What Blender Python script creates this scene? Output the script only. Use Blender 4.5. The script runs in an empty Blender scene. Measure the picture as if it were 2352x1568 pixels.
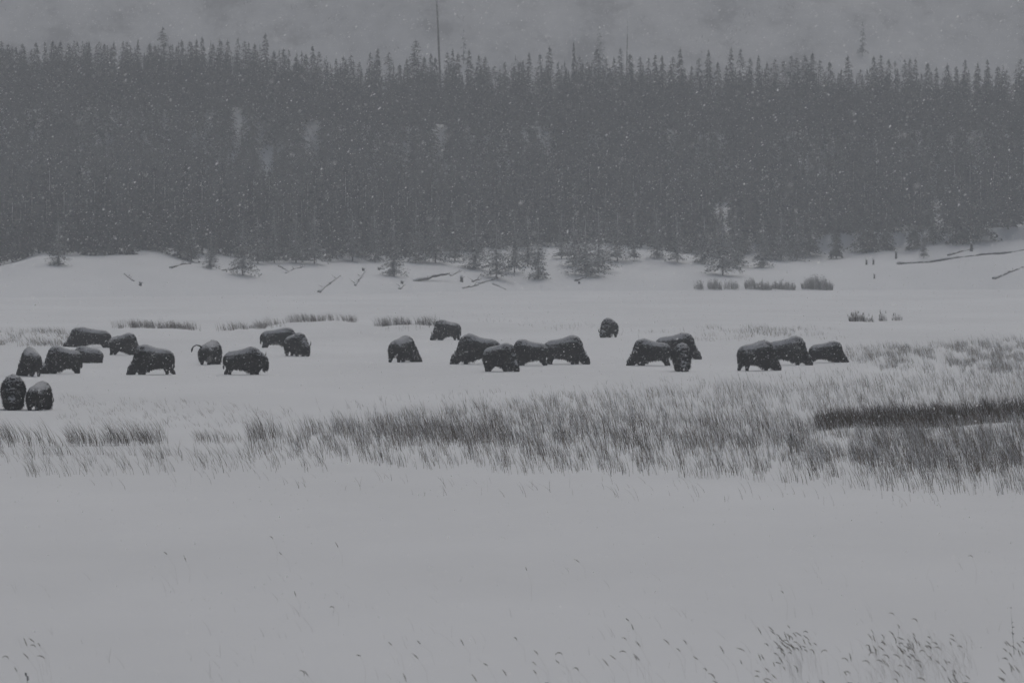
import bpy, math, random
import numpy as np
from mathutils import Vector, Matrix, noise as mn

R = math.radians
random.seed(7)
rng = np.random.default_rng(7)
C = bpy.context.scene.collection
sc = bpy.context.scene

# ------------------------------------------------------------------ camera
CAM_H = 7.1
PITCH = R(0.969)
FPX = 1024 * 200 / 36.0
cam_d = bpy.data.cameras.new('camera')
cam = bpy.data.objects.new('camera', cam_d)
C.objects.link(cam)
cam.location = (0, 0, CAM_H)
cam.rotation_euler = (math.pi / 2 - PITCH, 0, 0)
cam_d.lens = 200
cam_d.sensor_width = 36
cam_d.clip_start = 0.5
cam_d.clip_end = 6000
cam_d.dof.use_dof = True
cam_d.dof.focus_distance = 215
cam_d.dof.aperture_fstop = 4.4
sc.camera = cam

# ------------------------------------------------------------------ sky and light (overcast, snowing)
SUN_EL, SUN_ROT = 50, 12
world = bpy.data.worlds.new('World')
sc.world = world
world.use_nodes = True
nt = world.node_tree
nt.nodes.clear()
wo = nt.nodes.new('ShaderNodeOutputWorld')
bg = nt.nodes.new('ShaderNodeBackground')
sky = nt.nodes.new('ShaderNodeTexSky')
sky.sky_type = 'NISHITA'
sky.sun_disc = False
sky.sun_elevation = R(SUN_EL)
sky.sun_rotation = R(SUN_ROT)
sky.air_density = 1.0
sky.dust_density = 6.0
sky.ozone_density = 1.0
hs = nt.nodes.new('ShaderNodeHueSaturation')       # cloud cover takes the blue out of the sky
hs.inputs['Saturation'].default_value = 0.6
nt.links.new(sky.outputs[0], hs.inputs['Color'])
nt.links.new(hs.outputs[0], bg.inputs[0])
bg.inputs[1].default_value = 0.10
nt.links.new(bg.outputs[0], wo.inputs[0])

sl = bpy.data.lights.new('sun', 'SUN')
sl.energy = 0.95
sl.angle = R(50)
sl.color = (0.98, 0.992, 1.0)
so = bpy.data.objects.new('sun', sl)
C.objects.link(so)
# sky rotation is measured from +Y towards +X
az = R(SUN_ROT)
d = Vector((math.sin(az) * math.cos(R(SUN_EL)), math.cos(az) * math.cos(R(SUN_EL)), math.sin(R(SUN_EL))))
so.rotation_euler = d.to_track_quat('Z', 'Y').to_euler()

sc.view_settings.view_transform = 'Standard'
sc.view_settings.look = 'None'
sc.view_settings.gamma = 1
sc.view_settings.exposure = -0.94
sc.render.engine = 'CYCLES'
sc.cycles.max_bounces = 5
sc.cycles.diffuse_bounces = 3
sc.cycles.volume_bounces = 2
sc.cycles.use_denoising = True
sc.cycles.denoising_input_passes = 'RGB_ALBEDO_NORMAL'
sc.cycles.denoising_prefilter = 'ACCURATE'
sc.cycles.use_adaptive_sampling = False

# ------------------------------------------------------------------ helpers
KD = 0.43537      # layout sheet unit -> render pixels (the layout was measured on a 2352 x 1568 view)


def tag(o, label=None, cat=None, group=None, kind=None):
    if label: o['label'] = label
    if cat: o['category'] = cat
    if group: o['group'] = group
    if kind: o['kind'] = kind
    return o


def mesh_np(name, v, f):
    """v (n,3) floats; f (m,3) ints -> triangle mesh"""
    v = np.asarray(v, dtype=np.float32).reshape(-1, 3)
    f = np.asarray(f, dtype=np.int32).reshape(-1, 3)
    me = bpy.data.meshes.new(name)
    me.vertices.add(len(v))
    me.vertices.foreach_set('co', v.ravel())
    me.loops.add(len(f) * 3)
    me.loops.foreach_set('vertex_index', f.ravel())
    me.polygons.add(len(f))
    me.polygons.foreach_set('loop_start', np.arange(0, len(f) * 3, 3, dtype=np.int32))
    me.polygons.foreach_set('loop_total', np.full(len(f), 3, dtype=np.int32))
    me.update(calc_edges=True)
    return me


def link(name, me, mat=None, parent=None):
    o = bpy.data.objects.new(name, me)
    C.objects.link(o)
    if mat is not None and not me.materials:
        me.materials.append(mat)
    if parent is not None:
        o.parent = parent
    return o


def empty(name, loc, rz=0):
    o = bpy.data.objects.new(name, None)
    C.objects.link(o)
    o.location = loc
    o.rotation_euler = (0, 0, rz)
    return o


class VNoise:
    def __init__(self, seed):
        self.t = np.random.default_rng(seed).random((256, 256))

    def __call__(self, x, y):
        xi = np.floor(x).astype(int); yi = np.floor(y).astype(int)
        fx = x - xi; fy = y - yi
        fx = fx * fx * (3 - 2 * fx); fy = fy * fy * (3 - 2 * fy)
        t = self.t
        a = t[xi % 256, yi % 256]; b = t[(xi + 1) % 256, yi % 256]
        c = t[xi % 256, (yi + 1) % 256]; d_ = t[(xi + 1) % 256, (yi + 1) % 256]
        return (a * (1 - fx) + b * fx) * (1 - fy) + (c * (1 - fx) + d_ * fx) * fy - 0.5


vn1, vn2, vn3, vn4 = VNoise(1), VNoise(2), VNoise(3), VNoise(4)


def ray(xd, yd):
    """unit-forward direction (dx, 1, dz) for a layout point"""
    px = (xd - 1176) * KD; py = (784 - yd) * KD
    cy, sy = math.cos(PITCH), math.sin(PITCH)
    fy = cy * FPX + sy * py
    fz = -sy * FPX + cy * py
    return px / fy, fz / fy


def flatY(yd):
    return -CAM_H / ray(1176, yd)[1]


def X_at(xd, Y):
    return ray(xd, 784)[0] * Y


def Z_at(yd, Y):
    return CAM_H + ray(1176, yd)[1] * Y


# ------------------------------------------------------------------ terrain
BS_X = np.array([-400, -69, -25, 0, 45, 82, 400.]); BS_Y = np.array([700, 767, 821, 875, 892, 909, 960.])
# forest edge profile (layout x, layout y)
EDGE = [(-400, 600), (0, 600), (100, 574), (250, 573), (450, 583), (600, 592), (750, 586), (900, 590), (1000, 583), (1130, 578),
        (1280, 570), (1400, 574), (1600, 580), (1700, 588), (1850, 590), (1950, 580), (2100, 575), (2230, 562), (2352, 557), (2800, 557)]
EX = np.array([X_at(a, 940) for a, b in EDGE]); EZ = np.array([Z_at(b - 6, 940) for a, b in EDGE])
# treeline: (layout x, layout y of body top)
TL = [(-400, 118), (0, 118), (250, 122), (500, 125), (640, 140), (760, 165), (880, 165), (1000, 160), (1100, 168), (1250, 160), (1400, 158),
      (1600, 170), (1800, 172), (2000, 180), (2200, 182), (2352, 178), (2800, 185)]
RIDGE_Y = 1125.0
TX = np.array([X_at(a, RIDGE_Y) for a, b in TL]); TZ = np.array([Z_at(b, RIDGE_Y) for a, b in TL])


def sstep(a, b, x):
    t = np.clip((x - a) / (b - a), 0, 1)
    return t * t * (3 - 2 * t)


# low drifts: (x0, x1, y0, y1 layout, amplitude, half width in m)
DRIFTS = [(215, 470, 764, 765, .34, 5), (470, 640, 769, 757, .28, 4), (620, 820, 748, 744, .30, 4), (840, 1010, 757, 752, .26, 4),
          (20, 250, 806, 800, .22, 3.5), (-60, 400, 1030, 1022, .13, 1.6), (640, 800, 1016, 1014, .12, 1.4), (800, 1300, 1040, 1062, .10, 1.6),
          (1862, 1995, 1016, 1010, .42, 1.5), (2060, 2420, 1000, 978, .22, 1.6), (1500, 2000, 1085, 1105, .10, 1.6)]
DR = []
for (xa, xb, ya, yb, am, hw) in DRIFTS:
    Ya, Yb = flatY(ya), flatY(yb)
    DR.append((X_at(xa, Ya), X_at(xb, Yb), Ya, Yb, am, hw))


def terr(x, y):
    x = np.asarray(x, float); y = np.asarray(y, float)
    z = 0.11 * vn1(x / 26 + 9, y / 38 + 3) + 0.05 * vn2(x / 9, y / 15) + 0.018 * vn3(x / 2.7, y / 4.5)
    z = z * (1 - 0.2 * sstep(150, 60, y)) + .022 * vn4(x / 4 + 20, y / 9) * sstep(190, 150, y)
    for (xa, xb, ya, yb, am, hw) in DR:
        t = np.clip((x - xa) / (xb - xa), 0, 1)
        yc = ya + (yb - ya) * t
        ends = sstep(xa - 1.5, xa + 2.5, x) * sstep(xb + 1.5, xb - 2.5, x)
        yy = y - yc + 1.2 * vn4(x / 6, x * 0 + ya)
        prof = np.where(yy < 0, np.exp(-(yy / (hw * 2.2)) ** 2), np.exp(-(yy / (hw * .5)) ** 2))
        z = z + am * ends * prof * (1 + .9 * vn2(x / 3.1 + 5, x * 0 + ya))
    z = z + .05 * vn4(x / 1.6, y / 2.6) * sstep(285, 310, y) * sstep(450, 420, y) * np.clip(vn1(x / 14 + 50, y / 20) * 4 + .6, 0, 1)
    bs = np.interp(x, BS_X, BS_Y)
    ez = np.interp(x * 940 / np.maximum(y, 300), EX, EZ)
    tz = np.interp(x * RIDGE_Y / np.maximum(y, 300), TX, TZ) - 10.5
    w = 68 + 18 * vn1(x / 20, x * 0 + 4)
    e = np.clip((y - bs) / w, 0, 1)
    bank = ez * (e ** 0.8) * (1 + .10 * vn2(x / 11, y / 13) * np.sin(np.pi * e)) + e * 1.5 * vn1(x / 9 + 3, y / 16) + e * .5 * vn2(x / 3.5, y / 7)
    g = np.clip((y - bs - w) / (RIDGE_Y - bs - w), 0, 1)
    # gentle foot slope, a steep bluff, then a bench up to the ridge
    prof = np.interp(y, [955, 1038, 1062, RIDGE_Y], [0, .38, .93, 1.0])
    prof = np.where(g <= 0, 0, prof)
    slope = (tz - ez) * prof + 2.0 * vn1(x / 25, y / 30) * np.sin(np.pi * g)
    z = z + np.where(y > bs, bank, 0) + np.where(y > bs + w, slope, 0)
    # behind the wooded ridge the ground dips, then the open hillside climbs
    z = z - sstep(RIDGE_Y, 1300, y) * 12
    far = np.clip((y - 1420) / 420, 0, 1.05)
    z = z + far ** 1.15 * 165 + sstep(1400, 1500, y) * (14 * vn1(x / 90, y / 120) + 5 * vn2(x / 30, y / 45))
    return z


def G(xd, yd):
    """point of the ground seen at a layout position (flat part)"""
    dx, dz = ray(xd, yd)
    Y = -CAM_H / dz
    for _ in range(4):
        z = float(terr(dx * Y, Y))
        Y = (z - CAM_H) / dz
    return Vector((dx * Y, Y, z))


def G_far(xd, yd):
    """first ground hit when marching outwards (bank)"""
    dx, dz = ray(xd, yd)
    ys = np.arange(700, 1135, 0.5)
    h = terr(dx * ys, ys) - (CAM_H + dz * ys)
    i = int(np.argmax(h > 0)) if (h > 0).any() else len(ys) - 1
    Y = float(ys[i])
    return Vector((dx * Y, Y, float(terr(dx * Y, Y))))


# ------------------------------------------------------------------ materials
def new_mat(name, rough=.9, spec=.1):
    m = bpy.data.materials.new(name)
    m.use_nodes = True
    b = m.node_tree.nodes['Principled BSDF']
    b.inputs['Roughness'].default_value = rough
    b.inputs['Specular IOR Level'].default_value = spec
    return m, m.node_tree, b


def ramp(nt, src, stops):
    r = nt.nodes.new('ShaderNodeValToRGB')
    el = r.color_ramp.elements
    while len(el) < len(stops):
        el.new(0.5)
    for e, (p, c) in zip(el, stops):
        e.position = p
        e.color = (*c, 1) if len(c) == 3 else c
    nt.links.new(src, r.inputs[0])
    return r


def tex(nt, scale, detail=3, rough=.55, coord='Object', stretch=None):
    tc = nt.nodes.new('ShaderNodeTexCoord')
    n = nt.nodes.new('ShaderNodeTexNoise')
    n.inputs['Scale'].default_value = scale
    n.inputs['Detail'].default_value = detail
    n.inputs['Roughness'].default_value = rough
    if stretch:
        mp = nt.nodes.new('ShaderNodeMapping')
        mp.inputs['Scale'].default_value = stretch
        nt.links.new(tc.outputs[coord], mp.inputs[0])
        nt.links.new(mp.outputs[0], n.inputs['Vector'])
    else:
        nt.links.new(tc.outputs[coord], n.inputs['Vector'])
    return n


def math_node(nt, op, a, b=None, clamp=False):
    m = nt.nodes.new('ShaderNodeMath')
    m.operation = op
    m.use_clamp = clamp
    for i, v in enumerate((a, b)):
        if v is None: continue
        if isinstance(v, (int, float)): m.inputs[i].default_value = v
        else: nt.links.new(v, m.inputs[i])
    return m.outputs[0]


def snow_top(nt, bsdf, base_socket, snow=(.78, .79, .81), lo=.25, hi=.75, amount=.8, nscale=6, nweight=.5):
    """settled snow on upward faces, broken by noise"""
    ge = nt.nodes.new('ShaderNodeNewGeometry')
    sx = nt.nodes.new('ShaderNodeSeparateXYZ')
    nt.links.new(ge.outputs['Normal'], sx.inputs[0])
    n = tex(nt, nscale, 4, .6)
    s = math_node(nt, 'SUBTRACT', n.outputs[0], .5)
    s = math_node(nt, 'MULTIPLY', s, nweight * 2)
    s = math_node(nt, 'ADD', s, sx.outputs[2])
    mr = nt.nodes.new('ShaderNodeMapRange')
    mr.interpolation_type = 'SMOOTHSTEP'
    mr.inputs[1].default_value = lo; mr.inputs[2].default_value = hi
    mr.inputs[3].default_value = 0; mr.inputs[4].default_value = amount
    nt.links.new(s, mr.inputs[0])
    mx = nt.nodes.new('ShaderNodeMix')
    mx.data_type = 'RGBA'
    nt.links.new(mr.outputs[0], mx.inputs[0])
    nt.links.new(base_socket, mx.inputs[6])
    mx.inputs[7].default_value = (*snow, 1)
    nt.links.new(mx.outputs[2], bsdf.inputs['Base Color'])
    return mx


# snow ground
M_snow, nt_, b_ = new_mat('snow', .85, .08)
n1 = tex(nt_, .05, 5, .6, stretch=(1, .35, 1))
r1 = ramp(nt_, n1.outputs[0], [(.3, (.70, .716, .735)), (.7, (.785, .803, .825))])
tc_ = nt_.nodes.new('ShaderNodeTexCoord')
sx_ = nt_.nodes.new('ShaderNodeSeparateXYZ')
nt_.links.new(tc_.outputs['Object'], sx_.inputs[0])
mr_ = nt_.nodes.new('ShaderNodeMapRange')           # the burnt brushy hillside beyond the ridge holds little snow
mr_.inputs[1].default_value = 1180; mr_.inputs[2].default_value = 1450
nt_.links.new(sx_.outputs[1], mr_.inputs[0])
n2 = tex(nt_, .06, 6, .68, stretch=(1, .35, 1))
r2 = ramp(nt_, n2.outputs[0], [(.36, (.26, .26, .268)), (.47, (.44, .442, .45)), (.66, (.56, .562, .57))])
mx_ = nt_.nodes.new('ShaderNodeMix'); mx_.data_type = 'RGBA'
nt_.links.new(mr_.outputs[0], mx_.inputs[0])
nt_.links.new(r1.outputs[0], mx_.inputs[6]); nt_.links.new(r2.outputs[0], mx_.inputs[7])
nt_.links.new(mx_.outputs[2], b_.inputs['Base Color'])
n3 = tex(nt_, 1.3, 4, .6, stretch=(1, .5, 1))
bp_ = nt_.nodes.new('ShaderNodeBump'); bp_.inputs['Strength'].default_value = .25; bp_.inputs['Distance'].default_value = .05
nt_.links.new(n3.outputs[0], bp_.inputs['Height']); nt_.links.new(bp_.outputs[0], b_.inputs['Normal'])

# conifer
M_needle, nt_, b_ = new_mat('needles', .9, .05)
n1 = tex(nt_, .8, 3)
r1 = ramp(nt_, n1.outputs[0], [(.3, (.016, .019, .017)), (.7, (.034, .038, .033))])
snow_top(nt_, b_, r1.outputs[0], lo=.55, hi=1.15, amount=.22, nscale=1.1, nweight=.6)
M_needle_snow_haze, nt_, b_ = new_mat('needles_snow_haze', .9, .05)  # snow dusting; lighter base and extra snow also paint haze over bank trees
n1 = tex(nt_, .8, 3)
r1 = ramp(nt_, n1.outputs[0], [(.3, (.025, .028, .025)), (.7, (.05, .054, .048))])
snow_top(nt_, b_, r1.outputs[0], lo=.15, hi=1.0, amount=.50, nscale=1.3, nweight=.6)
M_bark, nt_, b_ = new_mat('bark', .95, .05)
n1 = tex(nt_, 3, 4, .6, stretch=(1, 1, .3))
r1 = ramp(nt_, n1.outputs[0], [(.3, (.035, .03, .027)), (.7, (.09, .08, .072))])
snow_top(nt_, b_, r1.outputs[0], lo=.1, hi=.7, amount=.9, nscale=1.2, nweight=.6)

# bison
M_fur, nt_, b_ = new_mat('bison_fur', .95, .05)
n1 = tex(nt_, 3.5, 5, .65)
r1 = ramp(nt_, n1.outputs[0], [(.3, (.008, .007, .007)), (.55, (.014, .012, .011)), (.75, (.026, .022, .019))])
snow_top(nt_, b_, r1.outputs[0], snow=(.62, .63, .65), lo=.12, hi=.85, amount=.90, nscale=2.2, nweight=.55)
n3 = tex(nt_, 22, 4, .7)
bp_ = nt_.nodes.new('ShaderNodeBump'); bp_.inputs['Strength'].default_value = .8; bp_.inputs['Distance'].default_value = .05
nt_.links.new(n3.outputs[0], bp_.inputs['Height']); nt_.links.new(bp_.outputs[0], b_.inputs['Normal'])
M_hair, nt_, b_ = new_mat('bison_hair', 1, 0)
n1 = tex(nt_, 4, 3)
r1 = ramp(nt_, n1.outputs[0], [(.3, (.006, .005, .005)), (.7, (.022, .018, .015))])
nt_.links.new(r1.outputs[0], b_.inputs['Base Color'])
M_horn, nt_, b_ = new_mat('horn', .5, .4)
n1 = tex(nt_, 12, 2)
r1 = ramp(nt_, n1.outputs[0], [(.3, (.02, .018, .016)), (.7, (.06, .055, .05))])
nt_.links.new(r1.outputs[0], b_.inputs['Base Color'])


# grass: colour carried per blade (dry straw, dark sedge, rime-covered)
def grass_mat(name):
    m, nt_, b_ = new_mat(name, .9, .05)
    at = nt_.nodes.new('ShaderNodeAttribute'); at.attribute_name = 'tint'
    nt_.links.new(at.outputs['Color'], b_.inputs['Base Color'])
    return m


M_grass = grass_mat('dry_grass')
M_flake, nt_, b_ = new_mat('snowflake', 1, 0)
b_.inputs['Base Color'].default_value = (.85, .86, .88, 1)
n1 = tex(nt_, .4, 1)
r1 = ramp(nt_, n1.outputs[0], [(.3, (.93, .935, .95)), (.7, (.97, .975, .98))])
nt_.links.new(r1.outputs[0], b_.inputs['Base Color'])
tl_ = nt_.nodes.new('ShaderNodeBsdfTranslucent'); ms_ = nt_.nodes.new('ShaderNodeMixShader')
nt_.links.new(r1.outputs[0], tl_.inputs['Color'])
ms_.inputs[0].default_value = .5
nt_.links.new(b_.outputs[0], ms_.inputs[1]); nt_.links.new(tl_.outputs[0], ms_.inputs[2])
nt_.links.new(ms_.outputs[0], nt_.nodes['Material Output'].inputs['Surface'])

# ------------------------------------------------------------------ ground sheet
xs = np.concatenate([np.linspace(-560, -130, 30), np.arange(-124, 124.1, 0.9), np.linspace(130, 560, 30)])
ys = np.concatenate([np.arange(-80, 140, 4.0), np.arange(140, 500, 0.7), np.arange(500, 760, 2.0), np.arange(760, 1010, 1.3),
                     np.arange(1010, 1300, 5.0), np.arange(1300, 1960, 9.0)])
gx, gy = np.meshgrid(xs, ys)
gz = terr(gx, gy)
nx, ny = len(xs), len(ys)
idx = np.arange(nx * ny).reshape(ny, nx)
a = idx[:-1, :-1].ravel(); b = idx[:-1, 1:].ravel(); c = idx[1:, 1:].ravel(); e = idx[1:, :-1].ravel()
me = mesh_np('snow_ground', np.stack([gx.ravel(), gy.ravel(), gz.ravel()], 1), np.concatenate([np.stack([a, b, c], 1), np.stack([a, c, e], 1)]))
me.polygons.foreach_set('use_smooth', np.ones(len(me.polygons), dtype=bool))
ground = link('snow_ground', me, M_snow)
tag(ground, 'snow-covered valley floor, bank and hillside', kind='structure')


# ------------------------------------------------------------------ conifers
def tube_tris(pts, rads, n=6, cap=True):
    V = []; F = []
    pts = [np.array(p, float) for p in pts]
    for i, (p, r) in enumerate(zip(pts, rads)):
        q0 = pts[max(i - 1, 0)]; q1 = pts[min(i + 1, len(pts) - 1)]
        t = q1 - q0; t /= np.linalg.norm(t) + 1e-9
        u = np.cross(t, [0, 1, 0] if abs(t[1]) < .9 else [1, 0, 0]); u /= np.linalg.norm(u)
        w = np.cross(t, u)
        for k in range(n):
            an = 2 * math.pi * k / n
            V.append(p + r * (math.cos(an) * u + math.sin(an) * w))
    for i in range(len(pts) - 1):
        for k in range(n):
            a0 = i * n + k; a1 = i * n + (k + 1) % n
            F += [(a0, a1, a1 + n), (a0, a1 + n, a0 + n)]
    if cap:
        V.append(pts[0]); V.append(pts[-1])
        m0, m1 = len(V) - 2, len(V) - 1
        l = (len(pts) - 1) * n
        for k in range(n):
            F.append((m0, (k + 1) % n, k)); F.append((m1, l + k, l + (k + 1) % n))
    return np.array(V), np.array(F, int)


def crown_tris(seed, h, w, nb, base=.08, per=7, spire=.85, droop=.35, fine=1.0):
    """needle sprays along drooping boughs; unit: metres, tree stands on z=0"""
    r = np.random.default_rng(seed)
    t = base + (1 - base) * (1 - (1 - r.random(nb)) ** .85)      # more boughs low down
    z = t * h
    az = r.random(nb) * 2 * math.pi
    ragged = .62 + .5 * r.random(nb)
    # uneven outline: lobes and gaps
    lob = 1 + .25 * np.sin(z * 1.3 + seed) * np.sin(az * 2 + seed * 1.7)
    L = w * (1 - t) ** spire * ragged * lob + .10
    V = np.zeros((nb, per, 3, 3))
    for k in range(per):
        s0 = (k / per) * .95
        s = s0 + .1 * r.random(nb)
        cx = L * s
        px = np.cos(az) * cx; py = np.sin(az) * cx
        pz = z - droop * cx * (.7 + .6 * s) + r.normal(0, .06, nb)
        size = fine * (.42 + .36 * r.random(nb)) * (1 - .72 * t) * (1 - .25 * s)
        da = az + r.normal(0, .75, nb)
        dirx = np.cos(da); diry = np.sin(da); dz_ = -droop - .35 * r.random(nb)
        tx = px + dirx * size; ty = py + diry * size; tz = pz + dz_ * size * .9
        wx = -np.sin(da) * size * .42; wy = np.cos(da) * size * .42
        tw = r.normal(0, .30, nb) * size
        V[:, k, 0] = np.stack([px + wx, py + wy, pz + tw], 1)
        V[:, k, 1] = np.stack([px - wx, py - wy, pz - tw], 1)
        V[:, k, 2] = np.stack([tx, ty, tz], 1)
    V = V.reshape(-1, 3)
    # leader
    n = len(V) // 3
    lead, lf = tube_tris([(0, 0, h * .93), (0, 0, h * 1.02)], [.09, .01], 4, False)
    return np.concatenate([V, lead]), np.concatenate([np.arange(n * 3).reshape(-1, 3), lf + n * 3])


def trunk_tris(h, r0):
    return tube_tris([(0, 0, -.5), (0, 0, h * .35), (0, 0, h * .9)], [r0, r0 * .7, r0 * .15], 7)


CROWNS = []
for k in range(10):
    h = 15.0
    w = [2.6, 3.1, 2.2, 2.8, 3.4, 2.5, 2.9, 2.1, 3.2, 2.7][k]
    v, f = crown_tris(100 + k, h, w, 330, base=.03 if k % 2 else .07, per=8, spire=[.78, .66, .56][k % 3], droop=[.35, .55, .2][k % 3])
    CROWNS.append(mesh_np('crown', v, f)); CROWNS[-1].materials.append(M_needle)
BUSHY = []
for k in range(6):
    h = 10.0
    v, f = crown_tris(200 + k, h, 2.7 + .4 * (k % 3), 300, base=.04 + .015 * k, per=10, spire=.66, droop=.12 + .08 * (k % 3), fine=.58)
    BUSHY.append(mesh_np('crown', v, f)); BUSHY[-1].materials.append(M_needle_snow_haze)
v, f = trunk_tris(15, .2); TRUNK = mesh_np('trunk', v, f); TRUNK.materials.append(M_bark)
v, f = trunk_tris(10, .14); TRUNK_S = mesh_np('trunk', v, f); TRUNK_S.materials.append(M_bark)

PROTO = {}


def conifer(pos, h, wide, k, label, cat='tree', group=None, bushy=False, name='conifer_tree', lean=0):
    lib = BUSHY if bushy else CROWNS
    key = (bushy, k % len(lib))
    H0 = 10.0 if bushy else 15.0
    if key not in PROTO:
        root = empty(name, pos)
        cr = link('crown', lib[key[1]], None, root)
        tr = link('trunk', TRUNK_S if bushy else TRUNK, None, root)
        PROTO[key] = (root, cr, tr)
    else:
        r0, c0, t0 = PROTO[key]
        root = r0.copy(); C.objects.link(root)
        root.name = name
        for ch in (c0, t0):
            q = ch.copy(); C.objects.link(q); q.parent = root
        root.location = pos
        for kk in ('label', 'category', 'group'):
            if kk in root: del root[kk]
    s = h / H0
    root.scale = (s * wide, s * wide, s)
    root.rotation_euler = (0, lean, random.random() * 6.28)
    tag(root, label, cat, group)
    return root


# skyline spires measured along the ridge: (layout x, layout y of tip, relative width)
SPIRES = [(5, 92, 1), (20, 100, .8), (38, 106, .7), (52, 98, 1), (83, 95, 1), (104, 92, .6), (122, 92, 1), (140, 92, 1), (160, 100, .7), (178, 94, 1),
          (200, 95, 1.1), (222, 102, .8), (240, 98, .8), (262, 94, .8), (285, 104, .7), (292, 93, .9), (318, 88, .6), (345, 97, .9), (356, 101, .8), (374, 60, .9),
          (396, 100, .8), (418, 90, .9), (436, 92, .9), (452, 87, .8), (465, 82, .7), (490, 98, .9), (505, 88, 1), (523, 90, 1), (548, 85, .8), (563, 92, .9),
          (585, 98, .9), (610, 74, 1), (630, 114, .9), (652, 110, .8), (680, 128, .9), (703, 122, .9), (718, 102, .8), (733, 116, .8), (772, 132, .8), (789, 126, .9),
          (806, 124, .9), (826, 140, .8), (851, 118, .9), (868, 108, .9), (893, 117, .8), (918, 146, .9), (935, 132, .8), (955, 90, 1.3), (975, 128, .9), (990, 120, .7),
          (1000, 130, .8), (1028, 118, .8), (1040, 110, .8), (1052, 120, .9), (1078, 112, .9), (1100, 125, .9), (1115, 128, .9), (1135, 150, 1), (1160, 140, .9), (1180, 150, .9), (1196, 140, .8),
          (1215, 118, .8), (1240, 122, .9), (1262, 104, 1), (1282, 140, .8), (1300, 160, .8), (1318, 92, .5), (1330, 128, 1), (1350, 140, .8), (1372, 105, 1.1), (1392, 130, .8),
          (1410, 130, .9), (1425, 108, .7), (1447, 122, 1), (1470, 128, .9), (1490, 130, .8), (1505, 122, .8), (1520, 124, .8), (1545, 128, .9), (1562, 108, .9), (1588, 150, .9), (1605, 130, .9),
          (1627, 112, .9), (1648, 140, .8), (1668, 148, .8), (1679, 106, .8), (1701, 110, .7), (1722, 128, .8), (1742, 124, .8), (1761, 140, .8), (1779, 134, .9), (1800, 138, 1),
          (1818, 126, .9), (1830, 130, .9), (1848, 124, 1), (1865, 118, 1), (1882, 136, .9), (1905, 140, 1.0), (1947, 125, 1.1), (1975, 158, .9), (2006, 126, .8), (2022, 124, .8),
          (2040, 132, .8), (2060, 155, .8), (2078, 134, .7), (2090, 130, .7), (2102, 132, .8), (2130, 142, .9), (2150, 152, .8), (2175, 144, 1), (2195, 150, .9), (2216, 134, .8),
          (2245, 142, 1), (2267, 134, .8), (2290, 150, .9), (2310, 160, .9), (2343, 132, 1), (2360, 140, 1)]
SPECIAL = {374: 'tallest pointed conifer at the left of the skyline', 610: 'tall narrow conifer tip breaking the skyline left of centre',
           955: 'broad tall conifer rising on the skyline beside the bare snag', 1318: 'very thin conifer tip on the skyline right of the picture centre',
           1947: 'broad lone conifer tip on the right part of the skyline'}
SKY_LAB = ['conifer with its pointed top on the skyline, left of the deep notch', 'conifer with its pointed top on the skyline between deep notch and tall dead trunk',
           'conifer with pointed top on the skyline, between tall dead trunk and faint thin one', 'conifer with pointed top on the right of the skyline, past the faint thin trunk']
for i, (xd, yd, wr) in enumerate(SPIRES):
    Y = RIDGE_Y - 6 + 12 * random.random()
    X = X_at(xd, Y); z0 = float(terr(X, Y)) - .2
    h = Z_at(yd, Y) - z0
    lab = SPECIAL.get(xd)
    conifer((X, Y, z0), h / 1.02, 1.12 * wr * (17 / h), random.randrange(10), lab or SKY_LAB[sum(xd > q for q in (752, 1016, 1436))],
            group='conifers along the forest skyline')

# front rows of the wood, in plain view above the bank
used = []
cnt = 0
FRONT_LAB = ['dark conifer in the front rows above the left end of the bank', 'dark conifer in the front rows of the wood, left of the biggest slanting log',
             'dark conifer in the front rows above the middle of the bank', 'dark conifer in the front rows, between widest bank conifer and long log',
             'dark conifer in the front rows of the wood above the very long log']
while cnt < 130:
    xd = -30 + cnt * 18.6 + random.uniform(-9, 9)
    X0 = X_at(xd, 940)
    bs = float(np.interp(X0, BS_X, BS_Y))
    Y = bs + (66, 73, 84)[cnt % 3] + random.uniform(-3, 6)
    X = X_at(xd, Y)
    cnt += 1
    conifer((X, Y, float(terr(X, Y)) - .2), random.uniform(8.5, 14), random.uniform(.95, 1.3), random.randrange(10),
            FRONT_LAB[sum(xd > q for q in (560, 1030, 1345, 2060))], group='conifers in the front rows of the forest')

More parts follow.
